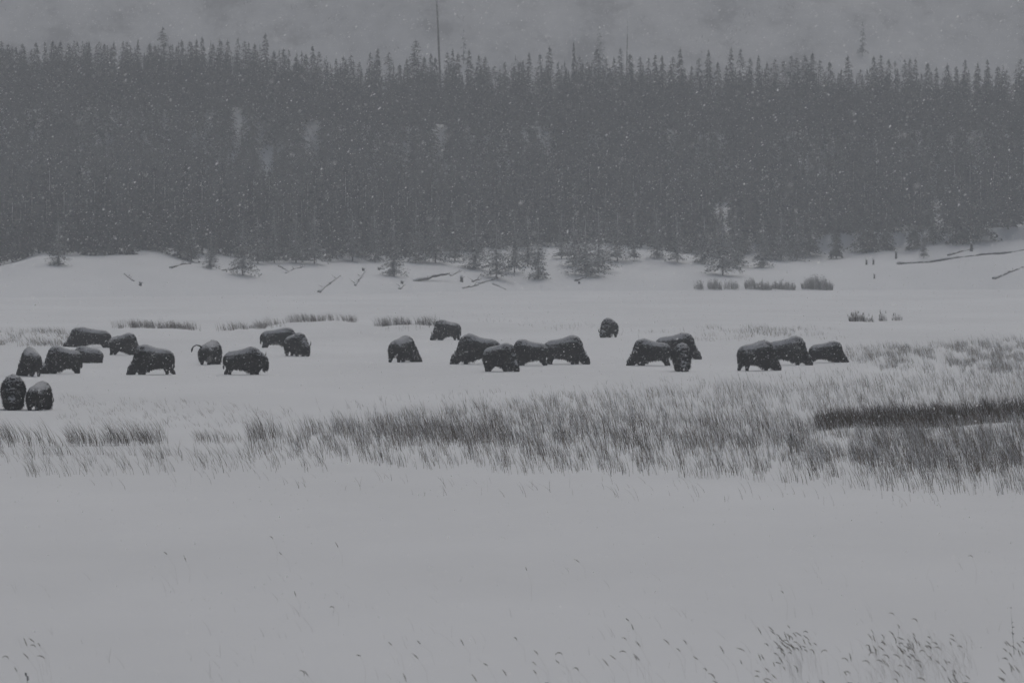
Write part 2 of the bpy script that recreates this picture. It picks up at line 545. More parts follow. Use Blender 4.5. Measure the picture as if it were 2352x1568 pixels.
# trees that stand forward on the bank: (layout x, y of base, height m, width factor, bushy, label)
BANK = [(135, 610, 7.0, 1.15, 1, 'low bushy conifer at the left edge of the snow bank, below the wood'),
        (485, 617, 6, .9, 1, 'sparse young conifer standing on the bank left of a darker one'),
        (558, 632, 9, 1.0, 1, 'young conifer standing lowest on the left half of the bank'),
        (592, 606, 8, .9, 1, 'slender conifer just behind the lowest tree on the left bank'),
        (630, 604, 8.5, .8, 1, 'thin conifer beside the wood edge above the left bank'),
        (722, 606, 9, .9, 1, 'conifer with dark lower boughs above the pale log on the left bank'),
        (860, 600, 8, 1.0, 1, 'conifer at the wood edge over the bank, left of centre'),
        (905, 634, 9.5, .85, 1, 'slim conifer standing forward on the bank left of the big fallen log'),
        (1000, 604, 8, 1.25, 1, 'bushy conifer above the big slanting fallen log'),
        (1045, 600, 9, 1.1, 1, 'wide conifer behind the upper end of the big slanting log'),
        (1140, 640, 9.5, 1.15, 1, 'full conifer standing forward on the bank at the middle'),
        (1182, 627, 10, .8, 1, 'narrow conifer between two others at the middle of the bank'),
        (1236, 641, 10, .85, 1, 'slim conifer with a visible dark trunk foot at the middle of the bank'),
        (1345, 634, 10, 1.35, 1, 'widest dark conifer on the bank, over a slanting log'),
        (1375, 622, 10.5, 1.1, 1, 'dense conifer directly behind the widest one on the bank'),
        (1457, 598, 9, .6, 1, 'conifer with a bare trunk foot at the wood edge, right of the widest one'),
        (1555, 603, 8, 1.0, 1, 'low conifer with spreading boughs right of the bare-footed one'),
        (1660, 632, 9.5, 1.3, 1, 'broad conifer standing forward on the bank above the reeds'),
        (1690, 612, 9.5, 1.1, 1, 'conifer just right of and behind the broad one above the reeds'),
        (1753, 614, 8, .9, 1, 'conifer with a dark trunk foot above the middle reeds'),
        (1830, 597, 8, 1.1, 1, 'bushy conifer at the wood edge above the rightmost reeds'),
        (440, 600, 7, 1.0, 1, 'small conifer at the wood edge just above the knobbly log'), (680, 604, 8, 1.0, 1, 'conifer at the wood edge between the thin one and the pale log'),
        (810, 600, 8, 1.1, 1, 'bushy conifer at the wood edge above the steep thin log'), (955, 603, 8, 1.1, 1, 'conifer at the wood edge over the lower part of the biggest log'),
        (1092, 618, 8.5, 1.3, 1, 'low wide conifer left of the full forward one at the middle'), (1212, 612, 9, 1.0, 1, 'conifer in the gap behind the slim one with a visible trunk foot'),
        (1290, 594, 8, .9, 1, 'small conifer at the wood edge left of the widest bank conifer'), (1318, 612, 9, 1.1, 1, 'conifer touching the left side of the widest bank conifer'),
        (1418, 600, 9, 1.1, 1, 'conifer at the wood edge just right of the widest bank conifer'), (1508, 592, 8, 1.0, 1, 'low conifer at the wood edge left of the spreading one'),
        (1618, 606, 8.5, 1.1, 1, 'conifer touching the left side of the broad one above the reeds'), (1795, 598, 8, 1.0, 1, 'conifer at the wood edge left of the one above the rightmost reeds'),
        (2122, 592, 6, .7, 1, 'small thin conifer standing on the bank just above the long log')]
for i, (xd, yd, h, wf, bu, lab) in enumerate(BANK):
    p = G_far(xd, yd)
    conifer(p - Vector((0, 0, .15)), h, wf, i, lab, group='young conifers standing on the bank', bushy=True)

# the rest of the wood: one object
Vs = []; Fs = []; off = 0
LIB = []
for k in range(14):
    LIB.append(crown_tris(300 + k, 15, [2.5, 3.1, 2.2, 3.4][k % 4], 170, base=.03, per=6, spire=[.68, .5][k % 2], droop=[.3, .5][k % 2]))
n_mass = 0
# gaps in the wood through which the snowy bluff shows: (layout x, half width, layout y of the gap's foot, share of trees kept)
GAPS = [(213, 6, 322, .45), (552, 7, 335, .15), (603, 6, 348, .3), (717, 7, 318, .2), (783, 7, 305, .35), (850, 4, 305, .4), (1010, 8, 356, .0), (1078, 9, 345, .25),
        (1250, 9, 335, .12), (1362, 6, 338, .25), (1535, 5, 322, .35), (1810, 5, 305, .5), (1915, 5, 315, .35), (2245, 6, 305, .5)]


def in_gap(X, Y):
    for (xg, hw, yb, keep) in GAPS:
        if abs(X / Y - ray(xg, 784)[0]) * FPX / KD < hw * random.uniform(.5, 1.3) + 1.0 / Y * FPX / KD:
            return yb, keep
    return None


while n_mass < 3300:
    Y = random.uniform(905, RIDGE_Y - 2) if n_mass < 1600 else random.uniform(1088, RIDGE_Y + 3) if n_mass < 2150 else random.uniform(1030, 1078)
    X = random.uniform(-.115, .115) * Y
    bs = float(np.interp(X * 940 / Y, BS_X, BS_Y))
    if Y < bs + 76: continue
    v, f = LIB[random.randrange(14)]
    z0 = float(terr(X, Y)) - .3
    h = random.uniform(8, 13) if Y > 985 else random.uniform(10, 15)
    if Y > 1085:
        tz = float(np.interp(X * RIDGE_Y / Y, TX, TZ))
        h = tz - z0 + random.uniform(-5.5, .3)
    gp = in_gap(X, Y)
    if gp and Y < 1072 and random.random() > gp[1]:
        h = min(h, Z_at(gp[0] + random.uniform(-6, 10), Y) - z0)
        if h < 2.5: continue
    s = h / 15
    an = random.random() * 6.28
    ca, sa = math.cos(an), math.sin(an)
    ww = max(s, .66) * random.uniform(.95, 1.3)
    vv = np.stack([(v[:, 0] * ca - v[:, 1] * sa) * ww + X, (v[:, 0] * sa + v[:, 1] * ca) * ww + Y, v[:, 2] * s + z0], 1)
    Vs.append(vv); Fs.append(f + off); off += len(vv)
    n_mass += 1
wood = link('forest', mesh_np('forest', np.concatenate(Vs), np.concatenate(Fs)), M_needle)
tag(wood, 'dense hazy conifer forest filling the slope', 'forest', kind='stuff')
del Vs, Fs


# bare snags and faint trees beyond the ridge
def snag(name, xd, ybase_Y, ytop, lean_px, r0, label, twigs=26):
    Y = ybase_Y
    X = X_at(xd, Y); z0 = float(terr(X, Y)) - .5
    zt = Z_at(ytop, Y); h = zt - z0
    dx = -X_at(1176 + lean_px, Y)
    root = empty(name, (X, Y, z0))
    pts = [(0, 0, 0), (dx * .3, 0, h * .35), (dx * .62, .2, h * .7), (dx, 0, h)]
    v, f = tube_tris(pts, [r0, r0 * .85, r0 * .7, r0 * .45], 8)
    link('trunk', mesh_np('trunk', v, f), M_bark, root)
    for k in range(twigs):
        t = random.uniform(.15, .97)
        p = np.array([dx * t, 0, h * t]); a_ = random.random() * 6.28; L = random.uniform(.4, 1.6) * (1.2 - t)
        q = p + np.array([math.cos(a_) * L, math.sin(a_) * L, -.25 * L])
        v, f = tube_tris([p, q], [.05, .015], 4)
        link('branch', mesh_np('branch', v, f), M_bark, root)
    return tag(root, label, 'tree')


snag('dead_tree', 1016, 1165, -70, 17, .26, 'tall bare dead trunk rising out of the top of the picture above the forest')
snag('dead_tree', 750, 1128, 128, 3, .10, 'short thin bare stem in the deep notch of the skyline', 6)
snag('dead_tree', 1436, 1330, 20, -6, .2, 'faint thin bare trunk in the haze beyond the skyline, right of centre', 30)
snag('dead_tree', 1318, 1330, 45, 2, .18, 'faint bare stem in the haze behind the very thin conifer tip', 24)
def G_hill(xd, yd):
    dx, dz = ray(xd, yd)
    ys_ = np.arange(1250, 1900, 1.0)
    h_ = terr(dx * ys_, ys_) - (CAM_H + dz * ys_)
    Y = float(ys_[int(np.argmax(h_ > 0))])
    return Vector((dx * Y, Y, float(terr(dx * Y, Y))))


for k, (xd, yb, yd, w_, nb, lab) in enumerate([(1378, 150, 55, 2.6, 70, 'faint wide conifer in the haze beyond the skyline at the picture centre right'),
                                  (1981, 132, 50, 1.9, 80, 'faint lone conifer in the haze above the right part of the skyline'),
                                  (1065, 150, 68, 1.6, 40, 'very faint conifer in the haze just right of the tall bare trunk')]):
    p = G_hill(xd, yb)
    h = Z_at(yd, p.y) - p.z
    root = empty('conifer_tree', p)
    v, f = crown_tris(700 + k, h, w_, nb, base=.1, per=5, spire=.8, droop=.3)
    link('crown', mesh_np('crown', v, f), M_needle, root)
    v, f = trunk_tris(h, .12)
    link('trunk', mesh_np('trunk', v, f), M_bark, root)
    tag(root, lab, 'tree', 'faint conifers beyond the skyline')

# low brush scattered on the far hillside (faint smudges)
Vs = []; Fs = []; off = 0
for k in range(90):
    Y = random.uniform(1480, 1680)
    X = random.uniform(-.1, .1) * Y
    z0 = float(terr(X, Y))
    for j in range(14):
        L = random.uniform(.6, 2.0)
        bx = X + random.gauss(0, 2.2); by = Y + random.gauss(0, 1.5)
        bz = float(z0) + (by - Y) * .35 - .1
        a_ = random.random() * 6.28
        tip = (bx + math.cos(a_) * L * .7, by + math.sin(a_) * L * .7, bz + L * .7)
        Vs += [(bx - .07, by, bz), (bx + .07, by, bz), tip]; Fs.append((off, off + 1, off + 2)); off += 3
tag(link('hillside_brush', mesh_np('hillside_brush', Vs, Fs), M_bark), 'faint low brush scattered over the hazy hillside', 'brush', kind='stuff')


# ------------------------------------------------------------------ logs on the bank
def log(xa, ya, xb, yb, r, label, stub=False, name='fallen_log'):
    p = G_far(xa, ya); q = G_far(xb, yb)
    if (q - p).length > 34:   # keep it on the near side of the bank
        q = Vector((X_at(xb, p.y + 8), p.y + 8, Z_at(yb, p.y + 8)))
    mid = (p + q) / 2
    root = empty(name, mid)
    dv = q - p
    n = max(4, int(dv.length / 1.2))
    pts = []
    for i in range(n + 1):
        t = i / n
        w = p + dv * t - mid
        g = float(terr(mid.x + w.x, mid.y + w.y)) - mid.z
        pts.append((w.x + random.gauss(0, .05), w.y + random.gauss(0, .05), max(w.z, g) * .4 + g * .6 + r * .12 + random.gauss(0, r * .22)))
    rad = [r * (1 - .45 * i / n) * random.uniform(.9, 1.1) for i in range(n + 1)]
    v, f = tube_tris(pts, rad, 9)
    me_ = mesh_np('trunk', v, f)
    link('trunk', me_, M_bark, root)
    for k in range(max(2, n // 3)):
        i = random.randrange(1, n)
        a_ = random.random() * 6.28; L = random.uniform(.3, 1.1)
        pb = np.array(pts[i]); qb = pb + np.array([math.cos(a_) * L, math.sin(a_) * L, random.uniform(.2, .8) * L])
        v, f = tube_tris([pb, qb], [.06, .02], 5)
        link('branch_stub', mesh_np('branch_stub', v, f), M_bark, root)
    tag(root, label, 'log', 'fallen logs on the snow bank')
    return root


LOGS = [(0, 600, 97, 579, .34, 'snow-topped log at the far left end of the bank top'),
        (2062, 608, 2360, 573, .34, 'very long log lying along the right end of the bank'),
        (2178, 588, 2236, 572, .30, 'short snow-topped log just above the long one at the right'),
        (2282, 641, 2360, 612, .30, 'log slanting low at the right edge of the bank'),
        (952, 646, 1032, 603, .32, 'biggest slanting log at the middle of the bank'),
        (917, 664, 930, 653, .24, 'short dark stub log below the biggest slanting one'),
        (732, 672, 757, 652, .26, 'dark log end at the bank foot, left of centre'),
        (757, 651, 782, 634, .14, 'thin pale log running up from the dark log end'),
        (815, 656, 834, 630, .20, 'steep thin log left of the slim forward conifer'),
        (1322, 646, 1402, 618, .28, 'slanting log under the widest conifer'),
        (1085, 648, 1106, 640, .22, 'short log above the bank foot at the middle'),
        (1100, 652, 1142, 638, .24, 'log running up to the full conifer at the middle'),
        (1132, 653, 1162, 666, .24, 'dark log slanting down to the right at the bank foot'),
        (1062, 662, 1100, 655, .16, 'thin log at the bank foot beside the down-slanting one'),
        (392, 616, 438, 606, .24, 'knobbly snow-dotted log on the left half of the bank'),
        (512, 622, 560, 606, .20, 'log running behind the lowest tree of the left bank'),
        (288, 630, 306, 646, .18, 'small steep log alone on the left bank'),
        (655, 628, 700, 610, .14, 'thin faint log below the wood edge on the left bank'),
        (1035, 634, 1062, 622, .18, 'small log just right of the biggest slanting one'),
        (640, 612, 664, 624, .16, 'small log slanting down to the right on the left bank')]
for L_ in LOGS:
    log(*L_)


# stumps / small snags on the bank
def stump(xd, yd, h, r, label):
    p = G_far(xd, yd)
    root = empty('tree_stump', p)
    v, f = tube_tris([(0, 0, -.3), (.03, 0, h * .5), (-.05, .04, h)], [r * 1.25, r, r * .8], 9)
    link('trunk', mesh_np('trunk', v, f), M_bark, root)
    v, f = tube_tris([(0, 0, h * .55), (r * 2.2, 0, h * .8)], [r * .4, r * .15], 5)
    link('branch_stub', mesh_np('branch_stub', v, f), M_bark, root)
    tag(root, label, 'stump', 'stumps and short snags on the snow bank')


for a_ in [(2058, 594, 1.5, .17, 'upright snag above the left end of the long log'), (1990, 608, 1.1, .15, 'left one of two small dark stumps side by side on the right bank'),
           (2006, 608, 1.1, .14, 'right one of two small dark stumps side by side on the right bank'), (2008, 640, .9, .12, 'faint stump below the pair of small dark stumps'),
           (1060, 648, 1.0, .24, 'squat double stump at the middle of the bank'), (322, 656, .6, .2, 'small dark stump alone at the foot of the left bank'),
           (870, 620, .5, .18, 'small stump high on the bank left of the slim conifer'), (834, 622, .5, .2, 'small stump below the wood edge left of centre'),
           (2231, 577, 1.6, .22, 'snow-capped root standing at the end of the short right log'),
           (1330, 652, .4, .15, 'tiny stump at the bank foot below the widest conifer'), (923, 652, .5, .2, 'small stump beside the stub log')]:
    stump(*a_)


# ------------------------------------------------------------------ grass
def blades(base, h, lean, width, bend, tint, seg=3):
    """base (n,3); h (n,) ; lean (n,2) horizontal offset of tip; ribbons"""
    n = len(h)
    an = rng.random(n) * math.pi
    an = np.where(rng.random(n) < .7, rng.normal(0, .5, n), an)
    wx = np.cos(an) * width * .5; wy = np.sin(an) * width * .5
    V = np.zeros((n, seg * 2 + 1, 3))
    for k in range(seg + 1):
        t = k / seg
        c_ = t + bend * t * t
        px = base[:, 0] + lean[:, 0] * h * t ** 1.6 ; py = base[:, 1] + lean[:, 1] * h * t ** 1.6
        pz = base[:, 2] + h * (t - bend * t ** 3)
        if k < seg:
            ww = 1 - .35 * t
            V[:, 2 * k] = np.stack([px - wx * ww, py - wy * ww, pz], 1)
            V[:, 2 * k + 1] = np.stack([px + wx * ww, py + wy * ww, pz], 1)
        else:
            V[:, 2 * seg] = np.stack([px, py, pz], 1)
    fb = []
    for k in range(seg - 1):
        a0 = 2 * k
        fb += [(a0, a0 + 1, a0 + 3), (a0, a0 + 3, a0 + 2)]
    fb.append((2 * seg - 2, 2 * seg - 1, 2 * seg))
    fb = np.array(fb)
    F = (np.arange(n)[:, None, None] * (seg * 2 + 1) + fb[None]).reshape(-1, 3)
    col = np.repeat(tint, seg * 2 + 1, axis=0)
    return V.reshape(-1, 3), F, col


def build_grass(name, chunks, mat=None, parent=None):
    Vs, Fs, Cs, off = [], [], [], 0
    for v, f, c_ in chunks:
        Vs.append(v); Fs.append(f + off); Cs.append(c_); off += len(v)
    me_ = mesh_np(name, np.concatenate(Vs), np.concatenate(Fs))
    col = np.concatenate(Cs)
    at = me_.color_attributes.new('tint', 'FLOAT_COLOR', 'POINT')
    at.data.foreach_set('color', np.concatenate([col, np.ones((len(col), 1))], 1).astype(np.float32).ravel())
    return link(name, me_, mat or M_grass, parent)


def tints(n, dark=.35, frost=.2, base=(.180, .150, .118), warm=1.0):
    c_ = np.array(base) * rng.uniform(.6, 1.35, (n, 1)) * np.array([1.0, 1.0, 1.0])
    dk = rng.random(n) < dark
    c_[dk] = np.array([.085, .068, .052]) * rng.uniform(.6, 1.3, (dk.sum(), 1))
    fr = rng.random(n) < frost
    c_[fr] = np.array([.60, .605, .62]) * rng.uniform(.7, 1.2, (fr.sum(), 1))
    return np.clip(c_, 0, .85)


def ground_pts(xd, yd, far=False):
    """vectorised G()"""
    px = (xd - 1176) * KD; py = (784 - yd) * KD
    cy, sy = math.cos(PITCH), math.sin(PITCH)
    fy = cy * FPX + sy * py; fz = -sy * FPX + cy * py
    dx = px / fy; dz = fz / fy
    Y = -CAM_H / dz
    for _ in range(4):
        z = terr(dx * Y, Y)
        Y = (z - CAM_H) / dz
    return np.stack([dx * Y, Y, terr(dx * Y, Y)], 1)


def strip(N, tops, bots, h, width, lean=(-.3, .16), bend=.1, dark=.35, frost=.2, base=(.180, .150, .118), pw=1.0, clump=None, thr=0.0, cscale=(30, 12), hscale=None, edge=0.0, fade=25):
    """N blades rooted between two layout polylines (tops = far edge, bots = near edge)"""
    tx = np.array([p[0] for p in tops], float); ty = np.array([p[1] for p in tops], float)
    bx = np.array([p[0] for p in bots], float); by = np.array([p[1] for p in bots], float)
    x0, x1 = max(tx[0], bx[0]), min(tx[-1], bx[-1])
    M = int(N * 4)
    xd = rng.uniform(x0, x1, M)
    t = rng.random(M) ** pw
    yt = np.interp(xd, tx, ty); yb = np.interp(xd, bx, by)
    yd = yt + (yb - yt) * t
    hgt = (yb - yt)
    keep = rng.random(M) < hgt / hgt.max()
    xf = (xd - x0) / fade; xg_ = (x1 - xd) / fade
    keep &= rng.random(M) < np.clip(np.where(x0 < 0, 1, xf), 0, 1) * np.clip(np.where(x1 > 2352, 1, xg_), 0, 1)
    if clump is not None:
        nn = clump(xd / cscale[0], yd / cscale[1]) + .5 * clump(xd / (cscale[0] * .3) + 40, yd / (cscale[1] * .4))
        keep &= rng.random(M) < np.clip((nn - thr) * 3.0 + .5, 0.02, 1)
    if edge > 0:
        e_ = np.minimum(t, 1 - t)
        keep &= rng.random(M) < np.clip(e_ / edge, .05, 1)
    keep &= ((xd - 1922) / 72) ** 2 + ((yd - 1024) / 24) ** 2 > rng.uniform(.1, 1.0, M)
    xd, yd, t = xd[keep][:N], yd[keep][:N], t[keep][:N]
    n = len(xd)
    P = ground_pts(xd, yd)
    P[:, 2] -= .04
    hh = rng.uniform(h[0], h[1], n) * (.75 + .5 * (vn2(xd / 22, yd / 9) + .5))
    if hscale is not None: hh = hh * hscale(t)
    le = np.stack([rng.normal(lean[0], lean[1], n), rng.normal(0, .15, n)], 1)
    ww = rng.uniform(width[0], width[1], n)
    return blades(P, hh, le, ww, bend * rng.random(n), tints(n, dark, frost, base))


cl = VNoise(31); cl2 = VNoise(32)
TAN = (.235, .195, .150)
field = []
# main pale field, widening to the right
field.append(strip(18500, [(700, 985), (900, 955), (1200, 915), (1500, 890), (1800, 865), (2100, 850), (2400, 835)],
                   [(700, 1000), (900, 1020), (1200, 1040), (1500, 1060), (1800, 1075), (2100, 1085), (2400, 1090)],
                   (.25, .70), (.006, .013), dark=.16, frost=.46, base=TAN, clump=cl, thr=-.10, cscale=(22, 9), edge=.14, fade=200))
# lower fringe thinning out towards the bare snow
field.append(strip(3700, [(560, 1000), (900, 1018), (1200, 1040), (1500, 1060), (1800, 1075), (2400, 1085)],
                   [(560, 1040), (900, 1075), (1200, 1092), (1500, 1095), (1800, 1110), (2100, 1135), (2400, 1140)],
                   (.3, .7), (.006, .012), dark=.3, frost=.25, pw=1.7, clump=cl2, thr=-.06, cscale=(22, 12)))
# dark band left of the middle, fading out to the right
field.append(strip(2100, [(650, 988), (760, 972), (900, 968), (1100, 972), (1250, 1000)], [(640, 1006), (760, 1014), (900, 1024), (1100, 1036), (1250, 1030)],
                   (.30, .80), (.006, .012), dark=.34, frost=.3, base=(.185, .152, .118), clump=cl2, thr=-.2, cscale=(20, 9), edge=.3, fade=90))
field.append(strip(1900, [(900, 975), (1150, 955), (1500, 950), (1800, 960)], [(900, 1015), (1150, 1040), (1500, 1060), (1800, 1040)],
                   (.35, .80), (.008, .014), dark=.5, frost=.2, base=(.16, .132, .104), clump=cl, thr=.08, cscale=(20, 9), edge=.3))
# back right part, faint and short
field.append(strip(6500, [(1900, 800), (1980, 795), (2150, 782), (2400, 762)], [(1900, 840), (1980, 850), (2150, 862), (2400, 870)],
                   (.25, .6), (.009, .016), dark=.15, frost=.5, base=TAN, clump=cl, thr=.04, cscale=(26, 8), edge=.2, fade=160))
# right lower field, darker
field.append(strip(4200, [(1780, 1010), (1900, 1005), (2100, 985), (2400, 965)], [(1780, 1040), (1900, 1065), (2100, 1080), (2400, 1090)],
                   (.35, .75), (.008, .014), dark=.32, frost=.36, base=(.18, .15, .118), clump=cl2, thr=-.02, cscale=(18, 8), fade=120))
tag(build_grass('grass_field', field), 'pale dry grass field poking through snow, widening to the right', 'grass', kind='stuff')

bankg = []
bankg.append(strip(7000, [(1868, 975), (1950, 960), (2100, 950), (2250, 943), (2400, 930)], [(1868, 992), (1950, 984), (2100, 986), (2250, 976), (2400, 962)],
                   (.25, .85), (.008, .016), dark=.62, frost=.08, base=(.095, .074, .056), lean=(-.18, .18), fade=15))
bankg.append(strip(200, [(1800, 985), (1880, 975)], [(1800, 1050), (1880, 1040)], (.3, .8), (.008, .014), dark=.6, frost=.15, base=(.12, .11, .10), clump=cl, thr=0))
tag(build_grass('dark_sedge', bankg), 'dark brown dense sedge along the bank at the right', 'grass', kind='stuff')

left = []
left.append(strip(560, [(140, 1012), (240, 1008), (390, 1006)], [(140, 1029), (240, 1027), (390, 1023)], (.4, 1.0), (.007, .013), lean=(-.45, .2), dark=.5, frost=.12, clump=cl2, thr=-.2, cscale=(26, 12)))
left.append(strip(170, [(-20, 1005), (60, 1008), (150, 1010)], [(-20, 1032), (60, 1032), (150, 1030)], (.5, 1.0), (.008, .013), lean=(-.5, .2), dark=.7, frost=.08, clump=cl, thr=.0, cscale=(14, 50)))
left.append(strip(120, [(440, 1005), (500, 1005), (560, 1008)], [(440, 1022), (500, 1020), (560, 1020)], (.3, .6), (.008, .012), lean=(-.4, .25), dark=.5, frost=.1))
left.append(strip(130, [(560, 995), (600, 990), (660, 995)], [(560, 1015), (600, 1015), (660, 1012)], (.5, 1.0), (.008, .013), lean=(-.3, .15), dark=.5, frost=.1, clump=cl2, thr=-.15, cscale=(18, 14)))
left.append(strip(800, [(-20, 1040), (350, 1045), (760, 1035)], [(-20, 1100), (350, 1092), (760, 1085)], (.25, .75), (.006, .010), lean=(-.5, .28), dark=.6, frost=.1, clump=cl, thr=.12, cscale=(18, 9), pw=1.4))
left.append(strip(120, [(200, 1095), (700, 1090), (1300, 1100), (2200, 1130)], [(200, 1125), (700, 1130), (1300, 1150), (2200, 1170)], (.2, .5), (.005, .009), lean=(-.4, .3), dark=.5, frost=.1, clump=cl2, thr=.1, cscale=(12, 9)))
left.append(strip(650, [(130, 905), (400, 920), (700, 940)], [(130, 975), (400, 985), (700, 980)], (.12, .35), (.006, .011), lean=(-.6, .4), dark=.3, frost=.3, clump=cl, thr=.16, cscale=(18, 6)))
left.append(strip(500, [(700, 930), (1000, 905), (1400, 880), (2000, 842)], [(700, 985), (1000, 960), (1400, 910), (2000, 862)], (.15, .4), (.008, .013), lean=(-.3, .2), dark=.3, frost=.3, clump=cl2, thr=.05))
tag(build_grass('grass_tufts', left), 'wind-bent dark grass tufts scattered on the left snow', 'grass', kind='stuff')

back = []
BB = (.17, .15, .125)
back.append(strip(1500, [(245, 752), (300, 748), (380, 748), (465, 755)], [(245, 758), (300, 757), (380, 759), (465, 762)], (.2, .85), (.010, .020), lean=(-.25, .2), dark=.35, frost=.12, base=BB, clump=cl, thr=-.1, cscale=(9, 4)))
back.append(strip(700, [(495, 757), (560, 750), (640, 745), (690, 745)], [(495, 763), (560, 761), (640, 752), (690, 748)], (.2, .9), (.010, .020), lean=(-.3, .2), dark=.3, frost=.15, base=BB, clump=cl2, thr=.05, cscale=(11, 4)))
back.append(strip(950, [(655, 738), (720, 734), (800, 734), (830, 738)], [(655, 743), (720, 741), (800, 741), (830, 742)], (.2, .95), (.010, .020), lean=(-.3, .2), dark=.4, frost=.1, base=BB, clump=cl, thr=-.05, cscale=(8, 4)))
back.append(strip(1000, [(850, 748), (900, 745), (960, 742), (1020, 745)], [(850, 754), (900, 754), (960, 752), (1020, 750)], (.2, 1.0), (.010, .020), lean=(-.2, .2), dark=.35, frost=.15, base=(.10, .09, .084), clump=cl2, thr=-.08, cscale=(12, 4)))
back.append(strip(900, [(-20, 762), (130, 760), (170, 770)], [(-20, 797), (130, 796), (170, 795)], (.25, .6), (.014, .022), lean=(-.4, .25), dark=.2, frost=.4, base=TAN, clump=cl, thr=.05, cscale=(40, 7)))
back.append(strip(420, [(1020, 715), (1500, 760), (1950, 755)], [(1020, 730), (1500, 785), (1950, 782)], (.15, .4), (.012, .02), lean=(-.2, .2), dark=.1, frost=.5, base=TAN, clump=cl2, thr=.1, cscale=(50, 6)))
back.append(strip(700, [(1590, 752), (1750, 750), (1900, 752)], [(1590, 772), (1750, 776), (1900, 778)], (.25, .5), (.012, .02), lean=(-.2, .2), dark=.1, frost=.5, base=TAN, clump=cl, thr=.05, cscale=(40, 7)))
tag(build_grass('back_grass', back), 'faint dry grass along the low drifts behind the herd', 'grass', kind='stuff')


def clump_thing(name, xc, yb, wd, h, n, label, cat, group, far=False):
    p = G_far(xc, yb) if far else G(xc, yb)
    hw = X_at(1176 + wd / 2, p.y)
    root = empty(name, p)
    bx = rng.uniform(-hw, hw, n); by = rng.normal(0, .6, n)
    bz = terr(bx + p.x, by + p.y) - p.z - .05
    base = np.stack([bx, by, bz], 1)
    env = (1 - (np.abs(bx) / hw) ** 4 * .5)
    hh = rng.uniform(h * .4, h, n) * env * (.62 + .75 * (vn2(bx * 2.3 + p.x, bx * 0) + .5))
    le = np.stack([bx / hw * .12 + rng.normal(-.08, .1, n), rng.normal(0, .1, n)], 1)
    ch = blades(base, hh, le, rng.uniform(.012, .032, n), .05 * rng.random(n), tints(n, .3, .2, (.17, .155, .135)))
    build_grass('stems', [ch], parent=root)
    # a few seed heads above the stems
    m = max(6, n // 25)
    i = rng.integers(0, n, m)
    ch = blades(base[i] + np.stack([le[i, 0] * hh[i], le[i, 1] * hh[i], hh[i] * .9], 1), np.full(m, .28), le[i], np.full(m, .06), np.zeros(m), tints(m, .6, 0))
    build_grass('seed_heads', [ch], parent=root)
    tag(root, label, cat, group)


RG = 'reed clumps along the foot of the bank'
clump_thing('reed_clump', 1605, 664, 22, 1.5, 160, 'smallest reed clump, at the left end of the row under the bank', 'reeds', RG, True)
clump_thing('reed_clump', 1642, 664, 32, 1.6, 380, 'second reed clump from the left in the row under the bank', 'reeds', RG, True)
clump_thing('reed_clump', 1680, 664, 34, 1.4, 240, 'thin gappy reed clump left of the wide dense ones', 'reeds', RG, True)
clump_thing('reed_clump', 1742, 664, 62, 1.7, 900, 'widest flat-topped reed clump in the row under the bank', 'reeds', RG, True)
clump_thing('reed_clump', 1799, 664, 56, 1.6, 700, 'reed clump just left of the tallest one', 'reeds', RG, True)
clump_thing('reed_clump', 1877, 664, 72, 2.1, 1300, 'tallest densest reed clump, at the right end of the row', 'reeds', RG, True)
TG = 'grass tufts on the open snow behind the herd'
clump_thing('grass_tuft', 1968, 738, 36, .95, 260, 'densest tuft on the open snow right of the herd', 'grass tuft', TG)
clump_thing('grass_tuft', 1995, 739, 22, .55, 80, 'low tuft touching the densest one on its right', 'grass tuft', TG)
clump_thing('grass_tuft', 2028, 737, 16, .85, 70, 'narrow upright tuft between the two outer ones', 'grass tuft', TG)
clump_thing('grass_tuft', 2060, 736, 22, .7, 60, 'palest tuft, right end of the small row on open snow', 'grass tuft', TG)

# foreground: curved seed heads on thin stems standing out of the snow
HEADS = []


def fg_cluster(n, x0, x1, y0, y1, sx=None):
    for _ in range(n):
        if sx is None: HEADS.append((random.uniform(x0, x1), random.uniform(y0, y1)))
        else: HEADS.append((random.gauss((x0 + x1) / 2, (x1 - x0) / 3), random.gauss((y0 + y1) / 2, (y1 - y0) / 3)))


